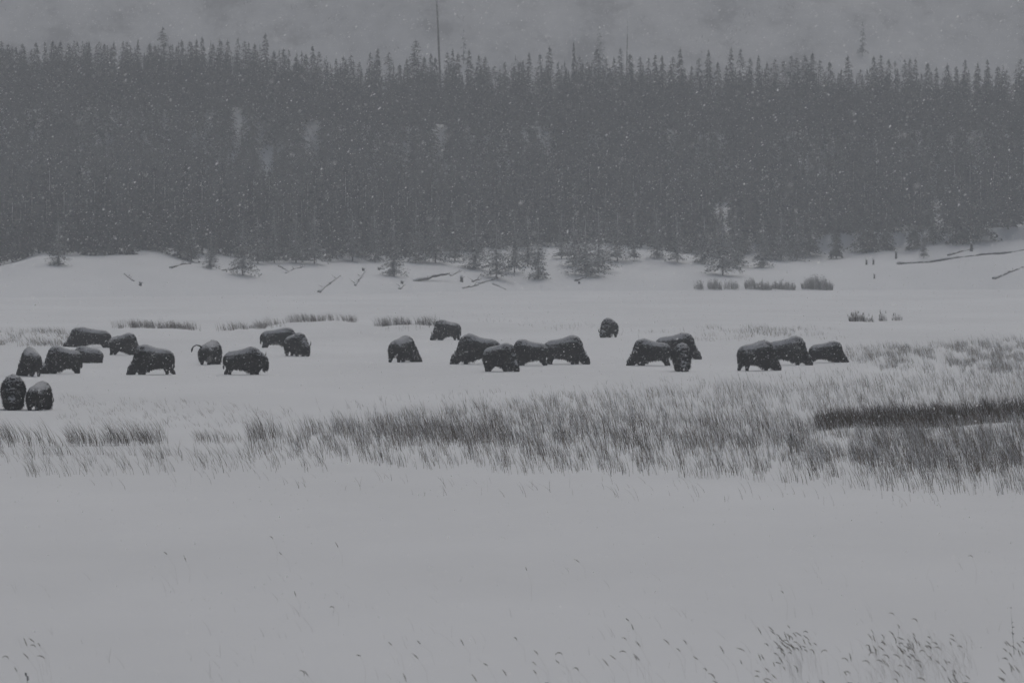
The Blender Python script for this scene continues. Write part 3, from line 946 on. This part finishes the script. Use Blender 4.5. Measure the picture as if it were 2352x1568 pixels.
fg_cluster(34, 1790, 1850, 1462, 1505, 1)
fg_cluster(42, 2020, 2150, 1458, 1512, 1)
fg_cluster(40, 1740, 2340, 1450, 1600)
fg_cluster(30, 1780, 2330, 1520, 1600)
fg_cluster(16, 2290, 2370, 1470, 1550)
fg_cluster(26, 1500, 1790, 1440, 1600)
fg_cluster(20, 1060, 1500, 1465, 1600)
fg_cluster(7, 690, 1060, 1470, 1600)
fg_cluster(5, 0, 230, 1465, 1550)
fg_cluster(6, 300, 1700, 1200, 1450)
HEADS += [(627, 1236), (384, 1272), (680, 1367), (1445, 1424), (1800, 1358), (2234, 1278), (2054, 1408), (2107, 1425), (2066, 1440), (1210, 1308), (62, 1480), (82, 1482), (103, 1510), (966, 1475)]
Vs, Fs, Cs, off = [], [], [], 0
for (xd, yd) in HEADS:
    # the head hangs above its root: find the point on the ray a stem-height above the snow
    hgt = random.uniform(.30, .62)
    dx, dz = ray(xd, yd)
    Y = -(CAM_H - hgt) / dz
    X = dx * Y
    g = float(terr(X, Y))
    L = random.uniform(.075, .16)
    # heads lean up and to the left; some nod right over into small arches
    if random.random() < .68:
        a0 = random.gauss(2.15, .22); turn = random.uniform(-.1, .6)
    else:
        a0 = random.gauss(2.0, .3); turn = random.uniform(1.2, 2.6)
    pts = []; p = np.array([0., 0., 0.])
    nseg = 6
    for k in range(nseg + 1):
        pts.append(p.copy())
        ang = a0 + turn * k / nseg
        p = p + np.array([math.cos(ang), 0, math.sin(ang)]) * L / nseg
    rad = [.002, .005, .0066, .007, .006, .004, .0015]
    top = np.array([X, Y, hgt + g])
    v, f = tube_tris([q + top for q in pts], [r_ * random.uniform(.85, 1.15) for r_ in rad], 6)
    tn = np.array([[.155, .14, .115]]) * random.uniform(.6, 1.5)
    Vs.append(v); Fs.append(f + off); Cs.append(np.repeat(tn, len(v), 0)); off += len(v)
    # stem bent in the wind
    q0 = np.array([X + random.uniform(.05, .28), Y + random.gauss(0, .05), g - .03])
    mid = (q0 + top) / 2 + np.array([.05, 0, .06])
    v, f = tube_tris([q0, mid, top], [.0013, .0011, .0009], 4, False)
    tn = np.array([[.55, .54, .53]])
    Vs.append(v); Fs.append(f + off); Cs.append(np.repeat(tn, len(v), 0)); off += len(v)
# faint fine bents between them
tag(build_grass('seeding_grass', [(np.concatenate(Vs), np.concatenate(Fs), np.concatenate(Cs)),
                                  strip(220, [(0, 1330), (2400, 1300)], [(0, 1600), (2400, 1600)], (.12, .35), (.002, .004), lean=(-.5, .35), dark=.0, frost=.1, base=(.32, .31, .29), clump=cl, thr=.0, cscale=(90, 40)),
                                  strip(200, [(1980, 1475), (2250, 1475)], [(1980, 1570), (2250, 1570)], (.15, .4), (.002, .004), lean=(-.5, .35), dark=.0, frost=.1, base=(.3, .28, .24))]),
    'nodding seed heads of tall grass in the foreground snow', 'grass', kind='stuff')


def stalk(xd, ytip, h, r, nb, label):
    dx, dz = ray(xd, ytip)
    Y = -(CAM_H - h) / dz
    root = empty('weed_stalk', (dx * Y, Y, float(terr(dx * Y, Y)) - .03))
    v, f = tube_tris([(0.06, 0, 0), (.03, 0, h * .5), (0, 0, h)], [r, r * .8, r * .4], 6)
    link('stem', mesh_np('stem', v, f), M_bark, root)
    Vs, Fs, off = [], [], 0
    for k in range(nb):
        t = random.uniform(.25, 1.0)
        a_ = random.random() * 6.28
        p = np.array([.06 * (1 - t), 0, h * t])
        q = p + np.array([math.cos(a_) * .03, math.sin(a_) * .03, .018])
        v, f = tube_tris([p, (p + q) / 2, q], [.006, .011, .004], 5)
        Vs.append(v); Fs.append(f + off); off += len(v)
    if nb:
        link('seed_pods', mesh_np('seed_pods', np.concatenate(Vs), np.concatenate(Fs)), M_bark, root)
    tag(root, label, 'weed', None)


stalk(61, 1538, .75, .008, 60, 'dark upright weed stalk rising from the bottom left corner')
stalk(2322, 1388, .85, .0035, 5, 'tall thin bare stem near the bottom right corner')


# ------------------------------------------------------------------ bison
def ico():
    import bmesh
    bm = bmesh.new()
    bmesh.ops.create_icosphere(bm, subdivisions=2, radius=1)
    v = np.array([x.co[:] for x in bm.verts]); f = np.array([[q.index for q in p.verts] for p in bm.faces])
    bm.free()
    return v, f


ICO_V, ICO_F = ico()


class Balls:
    def __init__(self):
        self.V, self.F, self.n = [], [], 0

    def add(self, p, r, M=None):
        v = ICO_V * np.array(r)
        if M is not None: v = v @ M.T
        v = v + np.array(p)
        self.V.append(v); self.F.append(ICO_F + self.n); self.n += len(v)

    def chain(self, st, steps=5):
        """st: list of (pos3, radii3)"""
        for (p0, r0), (p1, r1) in zip(st[:-1], st[1:]):
            p0, r0, p1, r1 = map(lambda a_: np.array(a_, float), (p0, r0, p1, r1))
            for k in range(steps):
                t = k / steps
                self.add(p0 + (p1 - p0) * t, r0 + (r1 - r0) * t)
        self.add(*st[-1])


def rotz(p, piv, an):
    x, y = p[0] - piv[0], p[1] - piv[1]
    c_, s_ = math.cos(an), math.sin(an)
    return (piv[0] + x * c_ - y * s_, piv[1] + x * s_ + y * c_, p[2])


def bison_mesh(pose, head_yaw, legs, seed, hump=1.0, bulk=1.0):
    B = Balls()
    lie = pose == 'lie'
    dz = -.60 if lie else 0
    hb = (hump - 1)
    spine = [(-1.15, 1.10, .24, .32), (-1.02, 1.09, .34, .43), (-.78, 1.10, .42, .48), (-.4, 1.11, .48, .51), (-.05, 1.13, .50, .56 + hb * .1),
             (.25, 1.12, .49, .63 + hb * .25), (.48, 1.13, .46, .64 + hb * .35), (.72, 1.10, .41, .62 + hb * .2), (.90, 1.04, .36, .54)]
    B.chain([((x, 0, z + dz + (.03 if x > .1 else 0)), (.19, ry * bulk, rz)) for x, z, ry, rz in spine], 4)
    # woolly crest along the hump
    B.chain([((0, 0, 1.56 + dz), (.2, .2, .12)), ((.4, 0, 1.64 + dz + hb * .3), (.22, .2, .13)), ((.75, 0, 1.56 + dz), (.2, .2, .16))], 4)
    piv = (.75, 0)
    hy = head_yaw

    def hp(x, z, y=0): return rotz((x, y, z), piv, hy)
    if pose == 'graze':
        nk = [(.98, .90, .33, .46), (1.07, .72, .31, .38), (1.15, .60, .28, .28)]
        head = [((1.23, .58), .24), ((1.31, .49), .20), ((1.39, .39), .155), ((1.43, .33), .125)]
        brd = [((1.17, .40), .11), ((1.18, .28), .07), ((1.20, .18), .03)]
        poll = (1.24, .72)
    elif pose == 'low':
        nk = [(.98, 1.04, .33, .45), (1.12, .92, .30, .38), (1.22, .82, .26, .32)]
        head = [((1.28, .84), .26), ((1.36, .70), .21), ((1.43, .56), .15), ((1.46, .46), .13)]
        brd = [((1.30, .56), .09), ((1.30, .42), .055), ((1.31, .30), .025)]
        poll = (1.30, .98)
    elif pose == 'up':
        nk = [(.98, 1.12, .33, .45), (1.12, 1.10, .30, .40), (1.22, 1.08, .27, .34)]
        head = [((1.28, 1.12), .26), ((1.37, .98), .22), ((1.44, .84), .16), ((1.47, .74), .13)]
        brd = [((1.30, .80), .11), ((1.29, .64), .07), ((1.30, .50), .03)]
        poll = (1.27, 1.28)
    else:
        nk = [(.95, .55, .34, .38), (1.10, .52, .30, .33), (1.20, .50, .26, .28)]
        head = [((1.24, .52), .24), ((1.34, .44), .19), ((1.44, .36), .14), ((1.48, .30), .12)]
        brd = [((1.32, .26), .08), ((1.34, .18), .05), ((1.35, .12), .03)]
        poll = (1.24, .66)
    B.chain([((.84, 0, 1.04 + dz), (.2, .34, .52))] + [(hp(x, z), (.18, ry, rz)) for x, z, ry, rz in nk], 4)
    B.chain([(hp(x, z), (r, r * .92, r)) for (x, z), r in head], 5)
    B.chain([(hp(x, z), (r, r, r)) for (x, z), r in brd], 4)
    B.add(hp(*poll), (.17, .17, .12))
    # ears
    for s in (-1, 1):
        B.chain([(hp(poll[0] - .06, poll[1] - .08, s * .15), (.05, .06, .05)), (hp(poll[0] - .10, poll[1] - .10, s * .27), (.03, .03, .03))], 4)
    # legs
    if not lie:
        for i, s in enumerate((-1, 1)):
            f = legs[i]
            B.chain([((.62, s * .22, .80), (.26, .20, .30)), ((.62 + f * .35, s * .23, .58), (.20, .16, .20)), ((.62 + f * .7, s * .22, .44), (.14, .12, .13)),
                     ((.61 + f * 1.0, s * .21, .24), (.10, .09, .10)), ((.60 + f * 1.15, s * .20, .08), (.08, .07, .06)), ((.63 + f * 1.15, s * .18, .03), (.085, .07, .05))], 4)
            f = legs[i + 2]
            B.chain([((-.93, s * .22, .98), (.27, .20, .38)), ((-.90 + f * .2, s * .23, .74), (.22, .17, .24)), ((-.98 + f * .6, s * .22, .52), (.14, .11, .15)),
                     ((-1.05 + f * .8, s * .21, .40), (.11, .09, .11)), ((-1.0 + f * 1.1, s * .20, .18), (.08, .07, .07)), ((-.97 + f * 1.15, s * .18, .03), (.08, .065, .05))], 4)
    else:
        for s in (-1, 1):
            B.chain([((.55, s * .25, .22), (.16, .12, .16)), ((.85, s * .26, .12), (.10, .08, .09)), ((.62, s * .3, .07), (.07, .06, .06))], 4)
            B.chain([((-.85, s * .28, .28), (.26, .14, .22)), ((-.55, s * .36, .12), (.12, .09, .10)), ((-.85, s * .40, .07), (.08, .06, .06))], 4)
    if lie:
        B.chain([((-.9, 0, .35), (.26, .36, .25)), ((.3, 0, .35), (.3, .40, .27))], 5)
    me0 = mesh_np('tmp', np.concatenate(B.V), np.concatenate(B.F))
    o = bpy.data.objects.new('tmp', me0)
    C.objects.link(o)
    m = o.modifiers.new('r', 'REMESH'); m.mode = 'VOXEL'; m.voxel_size = .03
    m = o.modifiers.new('s', 'SMOOTH'); m.iterations = 4; m.factor = .5
    dg = bpy.context.evaluated_depsgraph_get()
    me1 = bpy.data.meshes.new_from_object(o.evaluated_get(dg))
    bpy.data.objects.remove(o); bpy.data.meshes.remove(me0)
    n = len(me1.vertices)
    co = np.empty(n * 3, dtype=np.float32); me1.vertices.foreach_get('co', co); co = co.reshape(-1, 3)
    no = np.empty(n * 3, dtype=np.float32); me1.vertices.foreach_get('normal', no); no = no.reshape(-1, 3)
    dsp = np.empty(n)
    off = Vector((seed * 3.1, seed * 1.7, 0))
    for i in range(n):
        p = Vector(co[i])
        dsp[i] = mn.noise(p * 6 + off) * .030 + mn.noise(Vector((p.x * 20, p.y * 20, p.z * 8)) + off) * .034
    shag = np.clip((co[:, 0] - .1) * 1.2, .35, 1.2)
    co = co + no * (dsp * shag)[:, None]
    me1.vertices.foreach_set('co', co.astype(np.float32).ravel())
    me1.polygons.foreach_set('use_smooth', np.ones(len(me1.polygons), dtype=bool))
    me1.update()
    me1.name = 'bison'
    me1.materials.clear(); me1.materials.append(M_fur)
    # horns
    horns = []
    for s in (-1, 1):
        hpnts = [(poll[0] - .02, s * .18, poll[1] - .02), (poll[0] - .03, s * .29, poll[1] - .01), (poll[0] - .02, s * .36, poll[1] + .06), (poll[0], s * .36, poll[1] + .17), (poll[0] + .01, s * .31, poll[1] + .25)]
        pp = [rotz(q, piv, hy) for q in hpnts]
        v, f = tube_tris(pp, [.045, .042, .034, .022, .005], 8)
        horns.append(mesh_np('horn', v, f))
    return me1, co, horns, dz


def tail_mesh(up, dz, seed):
    r = random.Random(seed)
    if up:
        pts = [(-1.15, .08, 1.30 + dz), (-1.26, .22, 1.46 + dz), (-1.38, .38, 1.50 + dz), (-1.46, .52, 1.40 + dz), (-1.48, .58, 1.22 + dz), (-1.48, .60, 1.08 + dz)]
    else:
        pts = [(-1.2, 0, 1.28 + dz), (-1.30, .02, 1.18 + dz), (-1.33, .03, 1.0 + dz), (-1.32, .03, .84 + dz), (-1.31, .02, .70 + dz), (-1.30, .02, .60 + dz)]
    v, f = tube_tris(pts, [.06, .045, .04, .04, .06, .015], 8)
    return mesh_np('tail', v, f)


# (x0, x1, ytop, yfeet layout; yaw deg: 0 faces right, 180 left, -90 the camera, 90 away; pose; head yaw; hump; label)
HERD = [
    (0, 60, 858, 941, -84, 'graze', -8, 1.05, 'bison facing the camera with lowered head, cut close to the left picture edge'),
    (62, 117, 875, 942, 78, 'graze', 5, .95, 'bison seen from behind, beside the one facing the camera at the left edge'),
    (35, 98, 796, 864, 106, 'graze', 50, 1.0, 'bison seen from behind, horn tip low on its left, above the front left pair'),
    (104, 177, 793, 858, 208, 'graze', -10, 1.05, 'bison standing before the lying one, head down to the left'),
    (160, 234, 794, 833, 152, 'lie', 20, .9, 'bison lying down in the snow, lowest of the herd'),
    (143, 255, 750, 798, 180, 'graze', 0, 1.0, 'large bison grazing to the left, hindmost of the left group'),
    (253, 323, 763, 815, -28, 'graze', 8, 1.0, 'bison with its head down to the right behind the walking one'),
    (290, 403, 790, 860, 184, 'graze', 4, 1.0, 'bison walking left with lowered head and four legs showing'),
    (455, 509, 781, 837, 74, 'graze', 20, .95, 'bison seen from behind with its tail raised'),
    (512, 618, 795, 860, -6, 'up', -12, 1.05, 'bison in side view facing right with its head carried up and beard showing'),
    (598, 694, 750, 798, 2, 'low', 5, .95, 'pale-backed bison facing right, partly hidden by a smaller one'),
    (658, 706, 763, 818, -58, 'low', 12, .95, 'small bison facing the camera and right in front of the pale-backed one'),
    (896, 963, 770, 832, 58, 'graze', -60, 1.05, 'lone bison left of the middle group with a horn pointing right'),
    (988, 1058, 733, 781, 202, 'graze', 5, 1.0, 'bison grazing left beside the tall grass, above the middle group'),
    (1033, 1150, 765, 836, 184, 'graze', 0, 1.15, 'big humped bison at the left end of the middle group, head down left'),
    (1112, 1191, 787, 853, -38, 'graze', -8, .95, 'bison nearest the camera in the middle group, head down to the right'),
    (1168, 1256, 778, 839, 176, 'graze', -4, 1.0, 'bison grazing left at the centre of the middle group, hind legs showing'),
    (1248, 1356, 769, 836, -4, 'graze', -4, 1.08, 'bison grazing right at the right end of the middle group'),
    (1376, 1422, 729, 775, 254, 'graze', -15, .95, 'lone small distant bison above the gap between two groups'),
    (1438, 1542, 777, 839, 180, 'graze', 6, 1.0, 'bison grazing left in the group of three'),
    (1505, 1612, 763, 825, -2, 'graze', -6, 1.02, 'hindmost bison in the group of three, head down to the right'),
    (1543, 1588, 786, 853, -88, 'graze', 5, 1.0, 'bison facing the camera in the group of three'),
    (1697, 1790, 780, 851, 28, 'graze', -20, 1.0, 'snow-rumped bison at the left of the rightmost group'),
    (1762, 1868, 770, 838, 6, 'graze', -8, 1.12, 'tallest bison in the middle of the rightmost group'),
    (1858, 1950, 782, 832, -2, 'graze', -2, 1.0, 'smallest bison at the right end of the herd, nose to the snow'),
]
for i, (x0, x1, yt, yf, yaw, pose, hyaw, hump, lab) in enumerate(HERD):
    r = random.Random(50 + i)
    st = [r.uniform(-.22, .22) for _ in range(4)]
    if i == 7: st = [.16, -.14, -.32, .18]
    me_, co, horns, dz = bison_mesh(pose, R(hyaw), st, i, hump, r.uniform(.96, 1.08))
    sink = .36
    g = G((x0 + x1) / 2, yf)
    Hm = X_at(1176 + (yf - yt), g.y)                       # visible height in metres
    side = abs(math.cos(R(yaw)))
    top = co[:, 2].max()
    s = (Hm + sink * (.35 if pose == 'lie' else 1)) / top
    can, san = math.cos(R(yaw)), math.sin(R(yaw))
    wx = (co[:, 0] * can - co[:, 1] * san) * s
    want = X_at(1176 + (x1 - x0), g.y)
    got = wx.max() - wx.min()
    fx = min(max(want / got, .80), 1.16)
    print('bison %2d want %.2f got %.2f s %.2f' % (i, want, got, s))
    root = link('bison', me_, M_fur)
    # body stands in the snow; near/far spread of the legs is along y
    X = X_at((x0 + x1) / 2, g.y) - (wx.max() + wx.min()) / 2 * fx
    Yc = g.y + max(0, abs(san) - .3) * .9 * s
    root.location = (X * Yc / g.y, Yc, float(terr(X, Yc)) - sink * (.35 if pose == 'lie' else 1))
    root.rotation_euler = (0, 0, R(yaw))
    root.scale = (s * (fx if side > .5 else 1), s * (1 if side > .5 else fx), s)
    # shaggy coat: tufts of long hair hanging off the hide, thickest on shoulders, neck and head
    rr = np.random.default_rng(900 + i)
    nv = len(co)
    nn_ = np.empty(nv * 3, dtype=np.float32); me_.vertices.foreach_get('normal', nn_); nn_ = nn_.reshape(-1, 3)
    wgt = np.where(co[:, 0] > .15, 1.0, .45) * np.where(co[:, 2] < .52, .12, 1)
    wgt = wgt * np.where(nn_[:, 2] > .45, .10, 1)
    pick = rr.choice(nv, 4200, p=wgt / wgt.sum())
    P_, N_ = co[pick], nn_[pick]
    m_ = len(P_)
    ln = rr.uniform(.05, .13, m_) * np.where(P_[:, 0] > .15, 1.15, .75)
    dn = N_ * .55 + np.array([-.25, 0, -.75]) + rr.normal(0, .25, (m_, 3))
    tip = P_ + dn * ln[:, None]
    sd = np.cross(N_, [0, 0, 1.0]) + rr.normal(0, .15, (m_, 3))
    sd /= np.linalg.norm(sd, axis=1)[:, None] + 1e-6
    wd_ = rr.uniform(.012, .030, m_)[:, None]
    tv = np.stack([P_ + sd * wd_, P_ - sd * wd_, tip], 1).reshape(-1, 3)
    link('shaggy_coat', mesh_np('shaggy_coat', tv, np.arange(m_ * 3).reshape(-1, 3)), M_hair, root)
    for hm in horns:
        link('horn', hm, M_horn, root)
    link('tail', tail_mesh(i == 8, dz, i), M_fur, root)
    tag(root, lab, 'bison', 'grazing bison herd on the snow')

# ------------------------------------------------------------------ falling snow
N = 175000
r = rng
u = r.random(N)
Y = (45 ** 3 + (330 ** 3 - 45 ** 3) * u) ** (1 / 3)
near = r.random(N) < .05
Y = np.where(near, r.uniform(35, 110, N), Y)
Xf = r.uniform(-1, 1, N) * (Y * .105 + 2.5)
Zf = CAM_H + (r.uniform(-.085, .065, N)) * Y
gz_ = terr(Xf, Y)
ok = Zf > gz_ + .1
Y, Xf, Zf = Y[ok], Xf[ok], Zf[ok]
n = len(Y)
size = r.gamma(2.2, .0030, n) + .0025
size = np.minimum(size, .022) * np.clip(Y / 110, .5, 1)
tet = np.array([[0, 0, -1.0], [.8, 0, 0], [-.8, 0, 0], [0, 0, 1.0]])
dirs = tet[None] + r.normal(0, .28, (n, 4, 3))
V = dirs * size[:, None, None]
V[:, :, 2] *= 1.0
# wind-driven flakes: slightly stretched down-left
sh = r.uniform(.0, 1.1, n)
V[:, :, 0] += V[:, :, 2] * sh[:, None] * .9
V += np.stack([Xf, Y, Zf], 1)[:, None]
F = np.arange(n)[:, None, None] * 4 + np.array([[0, 1, 3], [0, 3, 2]])[None]
tag(link('falling_snow', mesh_np('falling_snow', V.reshape(-1, 3), F.reshape(-1, 3)), M_flake), 'snowflakes drifting through the air', 'snow', kind='stuff')

# ------------------------------------------------------------------ haze
HAZE = 0.00041
bx0, bx1, by0, by1, bz0, bz1 = -580, 580, -100, 1980, -25, 260
v = [(x, y, z) for x in (bx0, bx1) for y in (by0, by1) for z in (bz0, bz1)]
f = [(0, 1, 3), (0, 3, 2), (4, 6, 7), (4, 7, 5), (0, 4, 5), (0, 5, 1), (2, 3, 7), (2, 7, 6), (0, 2, 6), (0, 6, 4), (1, 5, 7), (1, 7, 3)]
M_h = bpy.data.materials.new('haze')
M_h.use_nodes = True
t_ = M_h.node_tree
t_.nodes.clear()
oo = t_.nodes.new('ShaderNodeOutputMaterial')
pv = t_.nodes.new('ShaderNodeVolumePrincipled')
pv.inputs['Color'].default_value = (.90, .94, .98, 1)
pv.inputs['Density'].default_value = HAZE
t_.links.new(pv.outputs[0], oo.inputs['Volume'])
tag(link('haze', mesh_np('haze', v, f), M_h), 'snowy haze in the air', 'haze', kind='stuff')
